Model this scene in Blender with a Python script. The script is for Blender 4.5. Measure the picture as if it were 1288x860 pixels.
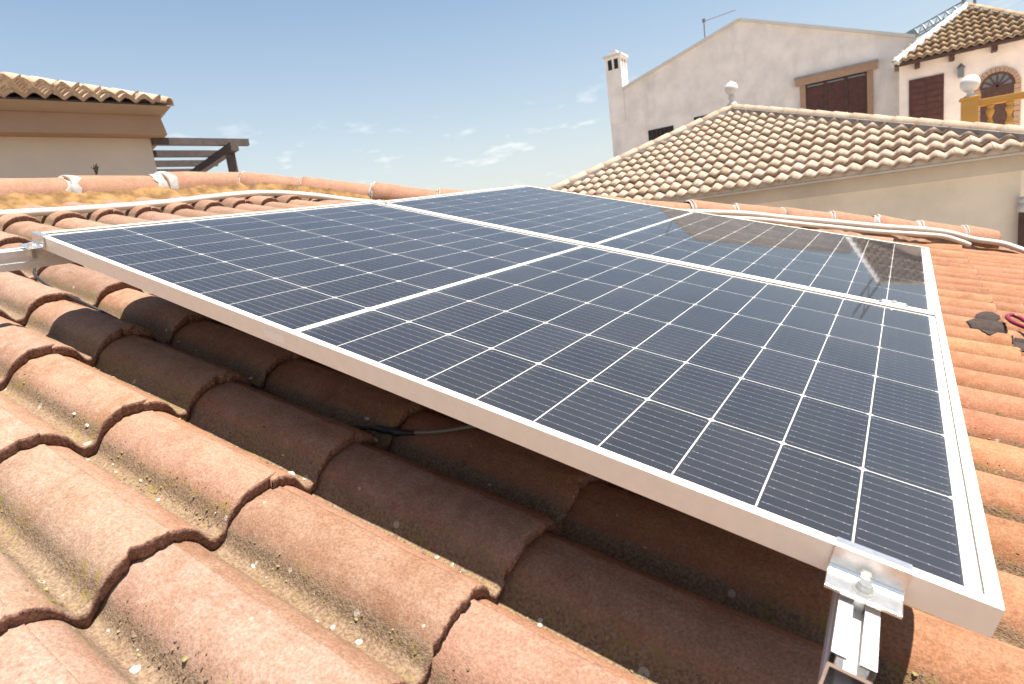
import bpy, math, random
from mathutils import Matrix, Vector, noise
R = math.radians
random.seed(7)
for o in list(bpy.data.objects): bpy.data.objects.remove(o)
scene = bpy.context.scene
col = scene.collection

# ------------------------------------------------------------------ camera
cam_d = bpy.data.cameras.new('camera'); cam = bpy.data.objects.new('camera', cam_d); col.objects.link(cam)
right = Vector((.834518, .537430, -.121445)); down = Vector((-.004388, -.213926, -.976840)); fwd = Vector((-.550964, .815723, -.176167))
CAM = Vector((.767795, -.540931, .096504))
cm = Matrix.Identity(4)
for i in range(3):
    cm[i][0] = right[i]; cm[i][1] = -down[i]; cm[i][2] = -fwd[i]; cm[i][3] = CAM[i]
cam.matrix_world = cm
cam_d.sensor_width = 36; cam_d.lens = 36*729.63/1288
cam_d.clip_start = .01; cam_d.clip_end = 2000
cam_d.dof.use_dof = True; cam_d.dof.focus_distance = 1.05; cam_d.dof.aperture_fstop = 9
scene.camera = cam

# ------------------------------------------------------------------ sky, sun, exposure
sun_dir = Vector((.285, .020, .958)).normalized()          # towards the sun
elev = math.asin(sun_dir.z); azim = math.atan2(sun_dir.x, sun_dir.y)
w = bpy.data.worlds.new('World'); scene.world = w; w.use_nodes = True
nt = w.node_tree; nt.nodes.clear()
def N(t, kind, **kw):
    n = t.nodes.new(kind)
    for k, v in kw.items(): setattr(n, k, v)
    return n
out = N(nt, 'ShaderNodeOutputWorld'); bg = N(nt, 'ShaderNodeBackground'); bg.inputs[1].default_value = .059
sky = N(nt, 'ShaderNodeTexSky', sky_type='NISHITA'); sky.sun_disc = False
sky.sun_elevation = elev; sky.sun_rotation = azim; sky.altitude = 0; sky.air_density = 1.4; sky.dust_density = 1.1; sky.ozone_density = 1.0
tc = N(nt, 'ShaderNodeTexCoord')
mp = N(nt, 'ShaderNodeMapping'); mp.inputs['Scale'].default_value = (1, 1, 3.2); mp.inputs['Location'].default_value = (.62, .05, .31)
nz = N(nt, 'ShaderNodeTexNoise'); nz.inputs['Scale'].default_value = 11; nz.inputs['Detail'].default_value = 4.5; nz.inputs['Roughness'].default_value = .55
rp = N(nt, 'ShaderNodeValToRGB'); rp.color_ramp.elements[0].position = .575; rp.color_ramp.elements[1].position = .70
sp = N(nt, 'ShaderNodeSeparateXYZ')
band = N(nt, 'ShaderNodeValToRGB')
e = band.color_ramp.elements; e[0].position = .0; e[0].color = (1, 1, 1, 1); e[1].position = .24; e[1].color = (0, 0, 0, 1)
e2 = e.new(.17); e2.color = (.8, .8, .8, 1)
mul = N(nt, 'ShaderNodeMath', operation='MULTIPLY'); mul2 = N(nt, 'ShaderNodeMath', operation='MULTIPLY'); mul2.inputs[1].default_value = .7
mix = N(nt, 'ShaderNodeMix', data_type='RGBA'); mix.inputs[7].default_value = (7.6, 7.5, 7.4, 1)
L = nt.links.new
L(tc.outputs['Generated'], mp.inputs[0]); L(mp.outputs[0], nz.inputs['Vector']); L(nz.outputs['Fac'], rp.inputs[0])
L(tc.outputs['Generated'], sp.inputs[0]); L(sp.outputs[2], band.inputs[0])
L(rp.outputs[0], mul.inputs[0]); L(band.outputs[0], mul.inputs[1]); L(mul.outputs[0], mul2.inputs[0])
hz = N(nt, 'ShaderNodeValToRGB'); he = hz.color_ramp.elements          # pale summer haze low in the sky, all round
he[0].position = 0; he[0].color = (.78,)*3+(1,); he[1].position = .62; he[1].color = (0, 0, 0, 1)
for p_, c_ in ((.10, .58), (.20, .26), (.36, .04)): q_ = he.new(p_); q_.color = (c_,)*3+(1,)
hmix = N(nt, 'ShaderNodeMix', data_type='RGBA'); hmix.inputs[7].default_value = (5.4, 5.5, 5.6, 1)
L(sp.outputs[2], hz.inputs[0]); L(hz.outputs[0], hmix.inputs[0]); L(sky.outputs[0], hmix.inputs[6])
L(mul2.outputs[0], mix.inputs[0]); L(hmix.outputs[2], mix.inputs[6]); L(mix.outputs[2], bg.inputs[0]); L(bg.outputs[0], out.inputs[0])

sd = bpy.data.lights.new('sun', 'SUN'); sun = bpy.data.objects.new('sun', sd); col.objects.link(sun)
sd.energy = 5.0; sd.angle = R(.53); sd.color = (1, .95, .87)
sun.rotation_euler = sun_dir.to_track_quat('Z', 'Y').to_euler(); sun.location = (0, 0, 30)
vs = scene.view_settings; vs.view_transform = 'Standard'; vs.look = 'None'; vs.gamma = 1; vs.exposure = 1.4; vs.use_curve_mapping = False
scene.render.resolution_x = 1024; scene.render.resolution_y = 684
scene.render.engine = 'CYCLES'
scene.cycles.max_bounces = 8; scene.cycles.transparent_max_bounces = 12

# ------------------------------------------------------------------ frames
ROOF = Matrix(((.962488, .014241, .270949, 0), (0, .998622, -.052485, 0), (-.271323, .050517, .961162, 0), (0, 0, 0, 1)))
def roof_at(u, v, n=0): return ROOF @ Matrix.Translation((u, v, n))

# ------------------------------------------------------------------ helpers
def link(name, me, m=None, parent=None, matrix=None):
    o = bpy.data.objects.new(name, me); col.objects.link(o)
    if m is not None and me is not None and not me.materials: me.materials.append(m)
    if parent is not None: o.parent = parent
    if matrix is not None: o.matrix_local = matrix
    return o
def mesh(verts, faces, smooth=False, name='m'):
    me = bpy.data.meshes.new(name); me.from_pydata([tuple(v) for v in verts], [], faces); me.update()
    if smooth: me.shade_smooth()
    return me
def thing(name, label, cat, matrix=Matrix.Identity(4), group=None):
    o = bpy.data.objects.new(name, None); col.objects.link(o); o.matrix_world = matrix; o.empty_display_size = .1
    return tag(o, label, cat, group)
def tag(o, label=None, cat=None, group=None, kind=None):
    if label: o['label'] = label
    if cat: o['category'] = cat
    if group: o['group'] = group
    if kind: o['kind'] = kind
    return o
class MB:
    def __init__(s): s.v = []; s.f = []
    def add(s, vs, fs):
        b = len(s.v); s.v += [tuple(v) for v in vs]; s.f += [tuple(i+b for i in f) for f in fs]; return s
    def box(s, x0, x1, y0, y1, z0, z1):
        return s.add([(x0,y0,z0),(x1,y0,z0),(x1,y1,z0),(x0,y1,z0),(x0,y0,z1),(x1,y0,z1),(x1,y1,z1),(x0,y1,z1)],
                     [(0,3,2,1),(4,5,6,7),(0,1,5,4),(1,2,6,5),(2,3,7,6),(3,0,4,7)])
    def bar(s, a, b, wd, ht, up=(0,0,1)):
        a = Vector(a); b = Vector(b); d = (b-a).normalized(); up = Vector(up)
        sx = d.cross(up).normalized()*wd/2; uz = sx.cross(d).normalized()*ht/2
        vs = []
        for p in (a, b): vs += [p-sx-uz, p+sx-uz, p+sx+uz, p-sx+uz]
        return s.add(vs, [(0,3,2,1),(4,5,6,7),(0,1,5,4),(1,2,6,5),(2,3,7,6),(3,0,4,7)])
    def tube(s, pts, r, seg=10, cap=True):
        pts = [Vector(p) for p in pts]; n = len(pts); vs = []; fs = []
        up = Vector((0, 0, 1)); prev = None
        for i, p in enumerate(pts):
            d = (pts[min(i+1, n-1)]-pts[max(i-1, 0)]).normalized()
            if prev is None:
                a = d.orthogonal().normalized() if abs(d.z) > .95 else d.cross(up).normalized()
            else: a = (prev-d*prev.dot(d)).normalized()
            prev = a; b = d.cross(a)
            rr = r[i] if isinstance(r, (list, tuple)) else r
            for k in range(seg):
                t = 2*math.pi*k/seg; vs.append(p+a*math.cos(t)*rr+b*math.sin(t)*rr)
        for i in range(n-1):
            for k in range(seg):
                k2 = (k+1) % seg; fs.append((i*seg+k, i*seg+k2, (i+1)*seg+k2, (i+1)*seg+k))
        if cap: fs += [tuple(range(seg))[::-1], tuple((n-1)*seg+k for k in range(seg))]
        return s.add(vs, fs)
    def lathe(s, prof, seg=20, c=(0,0,0)):
        vs = []; fs = []; n = len(prof)
        for r_, z in prof:
            for k in range(seg):
                t = 2*math.pi*k/seg; vs.append((c[0]+r_*math.cos(t), c[1]+r_*math.sin(t), c[2]+z))
        for i in range(n-1):
            for k in range(seg):
                k2 = (k+1) % seg; fs.append((i*seg+k, i*seg+k2, (i+1)*seg+k2, (i+1)*seg+k))
        fs += [tuple(range(seg))[::-1], tuple((n-1)*seg+k for k in range(seg))]
        return s.add(vs, fs)
    def prism(s, poly, y0, y1):          # polygon in x,z extruded along y
        n = len(poly); vs = [(x, y0, z) for x, z in poly]+[(x, y1, z) for x, z in poly]
        fs = [tuple(range(n)), tuple(range(2*n-1, n-1, -1))]+[((i+1) % n, i, n+i, n+(i+1) % n) for i in range(n)]
        return s.add(vs, fs)
    def mesh(s, smooth=False): return mesh(s.v, s.f, smooth)
    def build(s, name, m, parent=None, matrix=None, smooth=False, bevel=0):
        o = link(name, s.mesh(smooth), m, parent, matrix)
        if bevel:
            b = o.modifiers.new('bevel', 'BEVEL'); b.width = bevel; b.segments = 2; b.limit_method = 'ANGLE'
        return o
def smooth_path(pts, sub=6):
    pts = [Vector(p) for p in pts]; out = []
    for i in range(len(pts)-1):
        p0 = pts[max(i-1, 0)]; p1 = pts[i]; p2 = pts[i+1]; p3 = pts[min(i+2, len(pts)-1)]
        for k in range(sub):
            t = k/sub
            out.append(.5*((2*p1)+(p2-p0)*t+(2*p0-5*p1+4*p2-p3)*t*t+(3*p1-p0-3*p2+p3)*t**3))
    out.append(pts[-1]); return out

# ------------------------------------------------------------------ materials
def new_mat(name):
    m = bpy.data.materials.new(name); m.use_nodes = True
    t = m.node_tree; b = t.nodes['Principled BSDF']; return m, t, b
def mixc(t, fac, a, b):
    n = N(t, 'ShaderNodeMix', data_type='RGBA')
    for i, x in ((0, fac), (6, a), (7, b)):
        if isinstance(x, (int, float)): n.inputs[i].default_value = x
        elif isinstance(x, tuple): n.inputs[i].default_value = (*x, 1)
        else: t.links.new(x, n.inputs[i])
    return n.outputs[2]
def math_(t, op, a, b=None, clamp=False):
    n = N(t, 'ShaderNodeMath', operation=op); n.use_clamp = clamp
    for i, x in enumerate((a, b)):
        if x is None: continue
        if isinstance(x, (int, float)): n.inputs[i].default_value = x
        else: t.links.new(x, n.inputs[i])
    return n.outputs[0]
def ramp(t, x, lo, hi):
    n = N(t, 'ShaderNodeMapRange'); n.interpolation_type = 'SMOOTHSTEP'; n.inputs[1].default_value = lo; n.inputs[2].default_value = hi
    t.links.new(x, n.inputs[0]); return n.outputs[0]
def tex(t, vec, scale, detail=4, rough=.6, dist=0):
    n = N(t, 'ShaderNodeTexNoise'); n.inputs['Scale'].default_value = scale; n.inputs['Detail'].default_value = detail
    n.inputs['Roughness'].default_value = rough; n.inputs['Distortion'].default_value = dist
    t.links.new(vec, n.inputs['Vector']); return n.outputs['Fac']
def obj_vec(t, rand=True):
    c = N(t, 'ShaderNodeTexCoord')
    if not rand: return c.outputs['Object'], None
    oi = N(t, 'ShaderNodeObjectInfo')
    cb = N(t, 'ShaderNodeCombineXYZ')
    for i, k in enumerate((17.3, 29.1, 11.7)): t.links.new(math_(t, 'MULTIPLY', oi.outputs['Random'], k), cb.inputs[i])
    v = N(t, 'ShaderNodeVectorMath', operation='ADD'); t.links.new(c.outputs['Object'], v.inputs[0]); t.links.new(cb.outputs[0], v.inputs[1])
    return v.outputs[0], oi.outputs['Random']
def bump(t, b, h, strength, dist):
    n = N(t, 'ShaderNodeBump'); n.inputs['Strength'].default_value = strength; n.inputs['Distance'].default_value = dist
    t.links.new(h, n.inputs['Height']); t.links.new(n.outputs[0], b.inputs['Normal'])
def attr(t, name):
    n = N(t, 'ShaderNodeAttribute'); n.attribute_name = name; return n.outputs['Fac']

def clay_mat(name, ca, cb, cc, dirt=1.0, grain=1.0, moss=1.0, tint=False):
    """weathered terracotta; point attributes pan and edge drive dirt in the channels and the raw broken edge"""
    m, t, b = new_mat(name); v, rnd = obj_vec(t)
    big = tex(t, v, 9, 4, .6); mid = tex(t, v, 45, 5, .65); fine = tex(t, v, 260, 3, .75); gr = tex(t, v, 520, 2, .5)
    base = mixc(t, ramp(t, big, .35, .68), ca, cb)
    base = mixc(t, math_(t, 'MULTIPLY', ramp(t, mid, .42, .68), .6), base, cc)
    base = mixc(t, math_(t, 'MULTIPLY', ramp(t, tex(t, v, 17, 5, .7), .52, .70), .45*dirt), base, (.165, .083, .05))
    base = mixc(t, math_(t, 'MULTIPLY', rnd, .55), base, cb)
    crown = math_(t, 'MULTIPLY', math_(t, 'SUBTRACT', 1, ramp(t, attr(t, 'crown'), .10, .30)), ramp(t, tex(t, v, 22, 5, .65), .35, .65))
    base = mixc(t, math_(t, 'MULTIPLY', crown, .45), base, cc)
    stv = N(t, 'ShaderNodeMapping'); stv.inputs['Scale'].default_value = (.12, 1, .3); t.links.new(v, stv.inputs[0])
    base = mixc(t, math_(t, 'MULTIPLY', ramp(t, tex(t, stv.outputs[0], 90, 4, .6), .52, .72), .42*dirt), base, cb)
    if tint:                                        # per-tile tone: bleaching, and red put in for the panel shade
        oi = N(t, 'ShaderNodeObjectInfo'); mt_ = N(t, 'ShaderNodeMix', data_type='RGBA', blend_type='MULTIPLY'); mt_.inputs[0].default_value = 1
        t.links.new(base, mt_.inputs[6]); t.links.new(oi.outputs['Color'], mt_.inputs[7]); base = mt_.outputs[2]
    sp = mixc(t, ramp(t, fine, .3, .72), (.42, .38, .35), (1.34, 1.34, 1.34))
    mu = N(t, 'ShaderNodeMix', data_type='RGBA', blend_type='MULTIPLY'); mu.inputs[0].default_value = .5*grain
    t.links.new(base, mu.inputs[6]); t.links.new(sp, mu.inputs[7]); base = mu.outputs[2]
    # dark grime freckles
    gm = math_(t, 'MULTIPLY', ramp(t, tex(t, v, 26, 6, .75), .56, .72), ramp(t, tex(t, v, 160, 3, .6), .42, .62))
    base = mixc(t, math_(t, 'MULTIPLY', gm, .55*dirt), base, (.055, .034, .022))
    # dirt and lichen lying in the channels
    pan = attr(t, 'pan')
    pn = ramp(t, math_(t, 'ADD', pan, math_(t, 'MULTIPLY', math_(t, 'SUBTRACT', tex(t, v, 38, 6, .7), .5), 1.1)), .42, .85)
    soil = mixc(t, ramp(t, tex(t, v, 240, 3, .6), .3, .7), (.088, .058, .035), (.240, .178, .115))
    base = mixc(t, math_(t, 'MULTIPLY', pn, .74*dirt), base, soil)
    mo = math_(t, 'MULTIPLY', ramp(t, tex(t, v, 60, 5, .7), .50, .64), ramp(t, pan, .12, .6))
    mo = math_(t, 'MULTIPLY', mo, ramp(t, tex(t, v, 5, 2, .5), .42, .62))
    base = mixc(t, math_(t, 'MULTIPLY', mo, .8*moss), base, (.19, .14, .04))
    # pale lichen discs
    vo = N(t, 'ShaderNodeTexVoronoi'); vo.inputs['Scale'].default_value = 34; vo.inputs['Randomness'].default_value = 1
    t.links.new(v, vo.inputs['Vector'])
    sc = N(t, 'ShaderNodeSeparateColor'); t.links.new(vo.outputs['Color'], sc.inputs[0])
    rad = math_(t, 'MULTIPLY', math_(t, 'MULTIPLY', math_(t, 'SUBTRACT', sc.outputs[0], .70, True), .62), math_(t, 'ADD', math_(t, 'MULTIPLY', pan, .9), .45))
    d2 = math_(t, 'ADD', vo.outputs['Distance'], math_(t, 'MULTIPLY', math_(t, 'SUBTRACT', tex(t, v, 240, 3, .7), .5), .12))
    ds = math_(t, 'LESS_THAN', d2, rad)
    base = mixc(t, math_(t, 'MULTIPLY', ds, .75*dirt), base, (.37, .32, .25))
    ed = attr(t, 'edge')
    raw = mixc(t, ramp(t, tex(t, v, 220, 4, .75), .35, .68), (.112, .055, .038), (.269, .152, .108))
    base = mixc(t, ramp(t, ed, .35, .75), base, raw)
    t.links.new(base, b.inputs['Base Color']); b.inputs['Roughness'].default_value = .92; b.inputs['Specular IOR Level'].default_value = .18
    hh = math_(t, 'ADD', math_(t, 'MULTIPLY', gr, .5), math_(t, 'ADD', math_(t, 'MULTIPLY', fine, .8), math_(t, 'MULTIPLY', mid, 1.4)))
    hh = math_(t, 'ADD', hh, math_(t, 'MULTIPLY', math_(t, 'MULTIPLY', ed, tex(t, v, 150, 4, .7)), 4.0))
    hh = math_(t, 'ADD', hh, math_(t, 'MULTIPLY', math_(t, 'MULTIPLY', pn, tex(t, v, 260, 2, .5)), 1.2))
    bump(t, b, hh, .55*grain, .0018)
    return m
M_TILE = clay_mat('terracotta_tile', (.285, .180, .122), (.240, .132, .080), (.335, .228, .162), tint=True)
M_RIDGE = clay_mat('terracotta_ridge', (.298, .160, .106), (.266, .133, .085), (.330, .197, .133), dirt=1.0, grain=.9, moss=.3)

def far_tile_mat(name, ca, cb, cc):
    m, t, b = new_mat(name); v, rnd = obj_vec(t)
    base = mixc(t, rnd, ca, cb)
    base = mixc(t, math_(t, 'MULTIPLY', ramp(t, tex(t, v, 9, 4, .65), .45, .7), .75), base, cc)
    base = mixc(t, math_(t, 'MULTIPLY', ramp(t, math_(t, 'FRACT', math_(t, 'MULTIPLY', rnd, 7.13)), .75, 1.0), .3), base, (.22, .145, .09))
    base = mixc(t, math_(t, 'MULTIPLY', ramp(t, tex(t, v, 30, 4, .7), .52, .72), .5), base, (.12, .085, .055))
    t.links.new(base, b.inputs['Base Color']); b.inputs['Roughness'].default_value = .9; b.inputs['Specular IOR Level'].default_value = .2
    bump(t, b, tex(t, v, 60, 4, .6), .4, .01); return m
M_FAR = far_tile_mat('sand_tile', (.49, .365, .272), (.44, .315, .225), (.54, .425, .325))
M_FARD = far_tile_mat('hip_cap_tile', (.40, .30, .22), (.35, .25, .175), (.44, .34, .255))
M_FARL = far_tile_mat('straw_tile', (.45, .345, .245), (.39, .26, .175), (.52, .42, .305))
M_FARR = far_tile_mat('ochre_tile', (.339, .243, .152), (.279, .170, .097), (.376, .279, .182))

def plaster(name, c, var=.12, bumpd=.004, stain=(.35, .32, .30), st=.25, scale=1.0):
    m, t, b = new_mat(name); v, _ = obj_vec(t, False)
    k = ramp(t, tex(t, v, 1.6*scale, 5, .6), .3, .7)
    base = mixc(t, k, tuple(x*(1-var) for x in c), tuple(min(1, x*(1+var*.5)) for x in c))
    mp_ = N(t, 'ShaderNodeMapping'); mp_.inputs['Scale'].default_value = (1, 1, .25); t.links.new(v, mp_.inputs[0])
    base = mixc(t, math_(t, 'MULTIPLY', ramp(t, tex(t, mp_.outputs[0], 1.1*scale, 6, .65), .5, .75), st), base, stain)
    t.links.new(base, b.inputs['Base Color']); b.inputs['Roughness'].default_value = .95; b.inputs['Specular IOR Level'].default_value = .15
    bump(t, b, tex(t, v, 35*scale, 5, .65), .5, bumpd); return m
M_WHITE = plaster('white_render', (.80, .725, .665), st=.45, bumpd=.012, stain=(.42, .39, .37))
M_PINK = plaster('pale_render', (.79, .69, .63), st=.12)
M_BEIGE = plaster('beige_render', (.83, .71, .56), var=.10, st=.25, stain=(.48, .43, .38))
M_TAN = plaster('tan_render', (.54, .465, .385), var=.06, st=.08)
M_BROWNP = plaster('brown_fascia', (.34, .22, .14), var=.08, st=.1, stain=(.25, .16, .11))
M_GUTTER = plaster('gutter_paint', (.326, .239, .170), var=.08, st=.1)
M_ORANGE = plaster('ochre_paint', (.494, .269, .075), var=.08, st=.15, stain=(.337, .187, .067))
M_EAVE = plaster('pale_moulding', (.66, .58, .49), var=.1, st=.3)
M_GREYM = plaster('grey_mortar', (.292, .265, .241), var=.2, st=.3, scale=2, bumpd=.01)
M_WMORT = plaster('white_mortar', (.37, .345, .315), var=.2, st=.6, scale=14, stain=(.20, .155, .12), bumpd=.008)
M_CAPW = plaster('white_coping', (.592, .564, .535), var=.06, st=.1)
M_OMORT = plaster('ochre_mortar', (.25, .142, .058), var=.5, st=.85, scale=10, stain=(.095, .055, .034), bumpd=.016)
M_HMORT = plaster('terracotta_mortar', (.304, .188, .124), var=.3, st=.4, scale=9, stain=(.160, .096, .064), bumpd=.01)
M_DECK = plaster('deck_mortar', (.140, .084, .056), var=.2)
def simple(name, c, rough=.5, metal=0, var=.0, scale=20, bmp=0, spec=.4):
    m, t, b = new_mat(name); v, rnd = obj_vec(t)
    if var:
        base = mixc(t, ramp(t, tex(t, v, scale, 4, .6), .3, .7), tuple(x*(1-var) for x in c), tuple(min(1, x*(1+var)) for x in c))
        t.links.new(base, b.inputs['Base Color'])
    else: b.inputs['Base Color'].default_value = (*c, 1)
    if bmp: bump(t, b, tex(t, v, scale*3, 4, .6), .4, bmp)
    b.inputs['Roughness'].default_value = rough; b.inputs['Metallic'].default_value = metal; b.inputs['Specular IOR Level'].default_value = spec
    return m
M_FRAME = simple('anodised_frame', (.78, .715, .605), .42, .15, .03, 60)
M_ALU = simple('mill_aluminium', (.80, .78, .745), .36, .55, .06, 90)
M_CLAMP = simple('clamp_aluminium', (.66, .64, .61), .27, .85, .08, 120)
M_STEEL = simple('zinc_bolt', (.62, .60, .55), .32, .9, .1, 200)
M_BACK = simple('backsheet', (.52, .505, .48), .6)
M_BLACK = simple('black_rubber', (.018, .017, .016), .5, 0, .3, 60)
M_GREYC = simple('grey_cable', (.16, .14, .12), .5)
M_CONDUIT = simple('cream_conduit', (.517, .449, .381), .55, 0, .08, 12)
M_RED = simple('red_cable', (.176, .016, .032), .4)
M_WOOD = simple('brown_wood', (.075, .035, .026), .6, 0, .25, 8)
M_SHUT = simple('brown_shutter', (.085, .030, .022), .55, 0, .2, 6)
M_PERG = simple('pergola_wood', (.075, .056, .05), .7, 0, .2, 10)
M_DARK = simple('dark_opening', (.015, .012, .011), .6)
M_GLASSD = simple('window_glass', (.16, .17, .18), .08, 0, 0, 1, 0, .6)
M_GREYMETAL = simple('grey_metal', (.22, .23, .25), .5, .5)
M_STICK = simple('pale_sticker', (.82, .765, .67), .6)
M_SHADE = simple('painted_shade', (.030, .018, .013), .85, 0, .3, 60, .002)  # near-black colour of the sheets that stand for a cast shadow
M_CRUMB = simple('pale_crumb', (.421, .370, .306), .9, 0, .25, 300)
M_LICH = simple('yellow_lichen', (.185, .145, .065), .95, 0, .4, 90)
M_SOIL = simple('soil_grit', (.128, .083, .054), .95, 0, .4, 90)
M_WEED = simple('dry_weed', (.05, .05, .03), .8)
M_GROUND = plaster('dusty_ground', (.332, .282, .224), var=.2)

# brick surround
def brick_mat():
    m, t, b = new_mat('brick_surround'); v, _ = obj_vec(t, False)
    br = N(t, 'ShaderNodeTexBrick'); br.inputs['Scale'].default_value = 7; br.inputs['Color1'].default_value = (.34, .17, .095, 1); br.inputs['Color2'].default_value = (.42, .235, .14, 1)
    br.inputs['Mortar'].default_value = (.42, .34, .27, 1); br.inputs['Mortar Size'].default_value = .03
    mp_ = N(t, 'ShaderNodeMapping'); mp_.inputs['Rotation'].default_value = (R(90), 0, 0); t.links.new(v, mp_.inputs[0]); t.links.new(mp_.outputs[0], br.inputs['Vector'])
    t.links.new(br.outputs[0], b.inputs['Base Color']); b.inputs['Roughness'].default_value = .9; return m
M_BRICK = brick_mat()

# solar cell: dark silicon with ten printed busbar lines along x
def cell_mat():
    m, t, b = new_mat('silicon_cell'); c = N(t, 'ShaderNodeTexCoord'); s = N(t, 'ShaderNodeSeparateXYZ'); t.links.new(c.outputs['Object'], s.inputs[0])
    oi = N(t, 'ShaderNodeObjectInfo')
    y = math_(t, 'FRACT', math_(t, 'ADD', math_(t, 'MULTIPLY', s.outputs[1], 10/.1643), 5.0))
    dist = math_(t, 'ABSOLUTE', math_(t, 'SUBTRACT', y, .5))
    line = math_(t, 'LESS_THAN', dist, .013)
    # solder pads: short wider dashes along each busbar, and fork ends near the cell edge
    px = math_(t, 'ABSOLUTE', math_(t, 'SUBTRACT', math_(t, 'FRACT', math_(t, 'ADD', math_(t, 'MULTIPLY', s.outputs[0], 5/.0825), .5)), .5))
    pad = math_(t, 'MULTIPLY', math_(t, 'LESS_THAN', px, .05), math_(t, 'LESS_THAN', dist, .032))
    ax = math_(t, 'ABSOLUTE', s.outputs[0])
    endp = math_(t, 'MULTIPLY', math_(t, 'GREATER_THAN', ax, .0355), math_(t, 'LESS_THAN', dist, .022))
    inner = math_(t, 'LESS_THAN', ax, .0392)
    allb = math_(t, 'MULTIPLY', math_(t, 'MAXIMUM', line, math_(t, 'MAXIMUM', pad, endp)), inner)
    base = mixc(t, oi.outputs['Random'], (.011, .013, .019), (.017, .019, .027))
    fing = math_(t, 'MULTIPLY', math_(t, 'ADD', math_(t, 'SINE', math_(t, 'MULTIPLY', s.outputs[0], 2*math.pi/.0016)), 1), .0025)
    base = mixc(t, fing, base, (.5, .5, .5))
    base = mixc(t, allb, base, (.24, .235, .225))
    t.links.new(base, b.inputs['Base Color']); b.inputs['Roughness'].default_value = .45; b.inputs['Specular IOR Level'].default_value = .25
    return m
M_CELL = cell_mat()
def glass_mat():
    m, t, b = new_mat('panel_glass'); t.nodes.remove(b); o = t.nodes['Material Output']
    tr = N(t, 'ShaderNodeBsdfTransparent'); gl = N(t, 'ShaderNodeBsdfGlossy'); gl.inputs['Roughness'].default_value = .028
    fr = N(t, 'ShaderNodeFresnel'); fr.inputs['IOR'].default_value = 1.5
    df = N(t, 'ShaderNodeBsdfDiffuse'); df.inputs[0].default_value = (.46, .41, .36, 1)
    c = N(t, 'ShaderNodeTexCoord')
    du = math_(t, 'MULTIPLY', ramp(t, tex(t, c.outputs['Object'], 5, 6, .7), .3, .85), .022)
    du = math_(t, 'ADD', du, math_(t, 'MULTIPLY', ramp(t, tex(t, c.outputs['Object'], 190, 3, .7), .68, .75), .06))
    du = math_(t, 'ADD', du, .003)
    m1 = N(t, 'ShaderNodeMixShader'); m2 = N(t, 'ShaderNodeMixShader')
    t.links.new(fr.outputs[0], m1.inputs[0]); t.links.new(tr.outputs[0], m1.inputs[1]); t.links.new(gl.outputs[0], m1.inputs[2])
    t.links.new(du, m2.inputs[0]); t.links.new(m1.outputs[0], m2.inputs[1]); t.links.new(df.outputs[0], m2.inputs[2])
    t.links.new(m2.outputs[0], o.inputs[0]); return m
M_GLASS = glass_mat()

# ================================================================== SETTING
g = 900
tag(link('ground', mesh([(-g,-g,-6.2),(g,-g,-6.2),(g,g,-6.2),(-g,g,-6.2)], [(0,1,2,3)]), M_GROUND), kind='structure')

# ------------------------------------------------------------------ the tiled house we stand on
PR, PC = .3595, .1571            # course length, tile width
ZB = -.256                       # bottom of the channels
HC, TH = .050, .023              # barrel height, tile thickness
U0 = .0644                       # a course front edge
V0 = -.0269-.5*PC                 # a crest line
house = thing('tiled_house', 'terracotta tiled roof and walls of the house carrying the solar panels', 'house', ROOF)
HIP = [(-2.624, 1.632), (-2.357, 1.845), (-1.921, 2.058), (-1.591, 2.271), (-.866, 2.910), (-.142, 3.549), (.134, 3.740), (.404, 3.911), (.656, 4.017), (.902, 4.102), (1.150, 4.193), (1.338, 4.241), (2.723, 4.614)]
def hip_v(u):
    for a, b in zip(HIP[:-1], HIP[1:]):
        if a[0] <= u <= b[0]: return a[1]+(b[1]-a[1])*(u-a[0])/(b[0]-a[0])
    return HIP[-1][1] if u > 0 else 1.63
# deck under the tiles, with the slopes behind the ridge and the hip
dz = ZB-.045
deck = [(-2.624, -3.2, dz)]+[(u, v, dz) for u, v in HIP]+[(2.72, -3.2, dz), (-2.624, -3.2, dz)]
dk = MB(); nb = len(HIP)
top = [(-2.624, -3.2, dz)]+[(u, v, dz) for u, v in HIP]+[(2.72, -3.2, dz)]
dk.add(top, [tuple(range(len(top)))[::-1]])
dk.add([(-2.624, -3.2, dz), (-2.624, 1.632, dz), (-6.6, 5.0, -2.6), (-6.6, -3.2, -2.6)], [(0, 1, 2, 3)])
back = [(u, v, dz) for u, v in HIP]
dk.add(back+[(2.72, 5.2, dz-.25), (-6.6, 5.0, -2.6)], [tuple(range(nb+2))])
roof = dk.build('roof_deck', M_DECK, house)
wl = MB()
poly = [(-6.3, -3.0), (2.3, -3.0), (2.3, 4.5), (-6.3, 4.8)]
RI = ROOF.inverted()
vs_ = []
for u, v in poly:
    wz = ROOF @ Vector((u, v, dz-.05 if u > -2.6 else -2.62)); vs_.append(RI @ wz)
for u, v in poly:
    wz = ROOF @ Vector((u, v, dz-.05 if u > -2.6 else -2.62)); vs_.append(RI @ Vector((wz.x, wz.y, -6.2)))
wl.add(vs_, [(i, (i+1) % 4, 4+(i+1) % 4, 4+i) for i in range(4)])
wl.build('wall', M_TAN, house)

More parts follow.
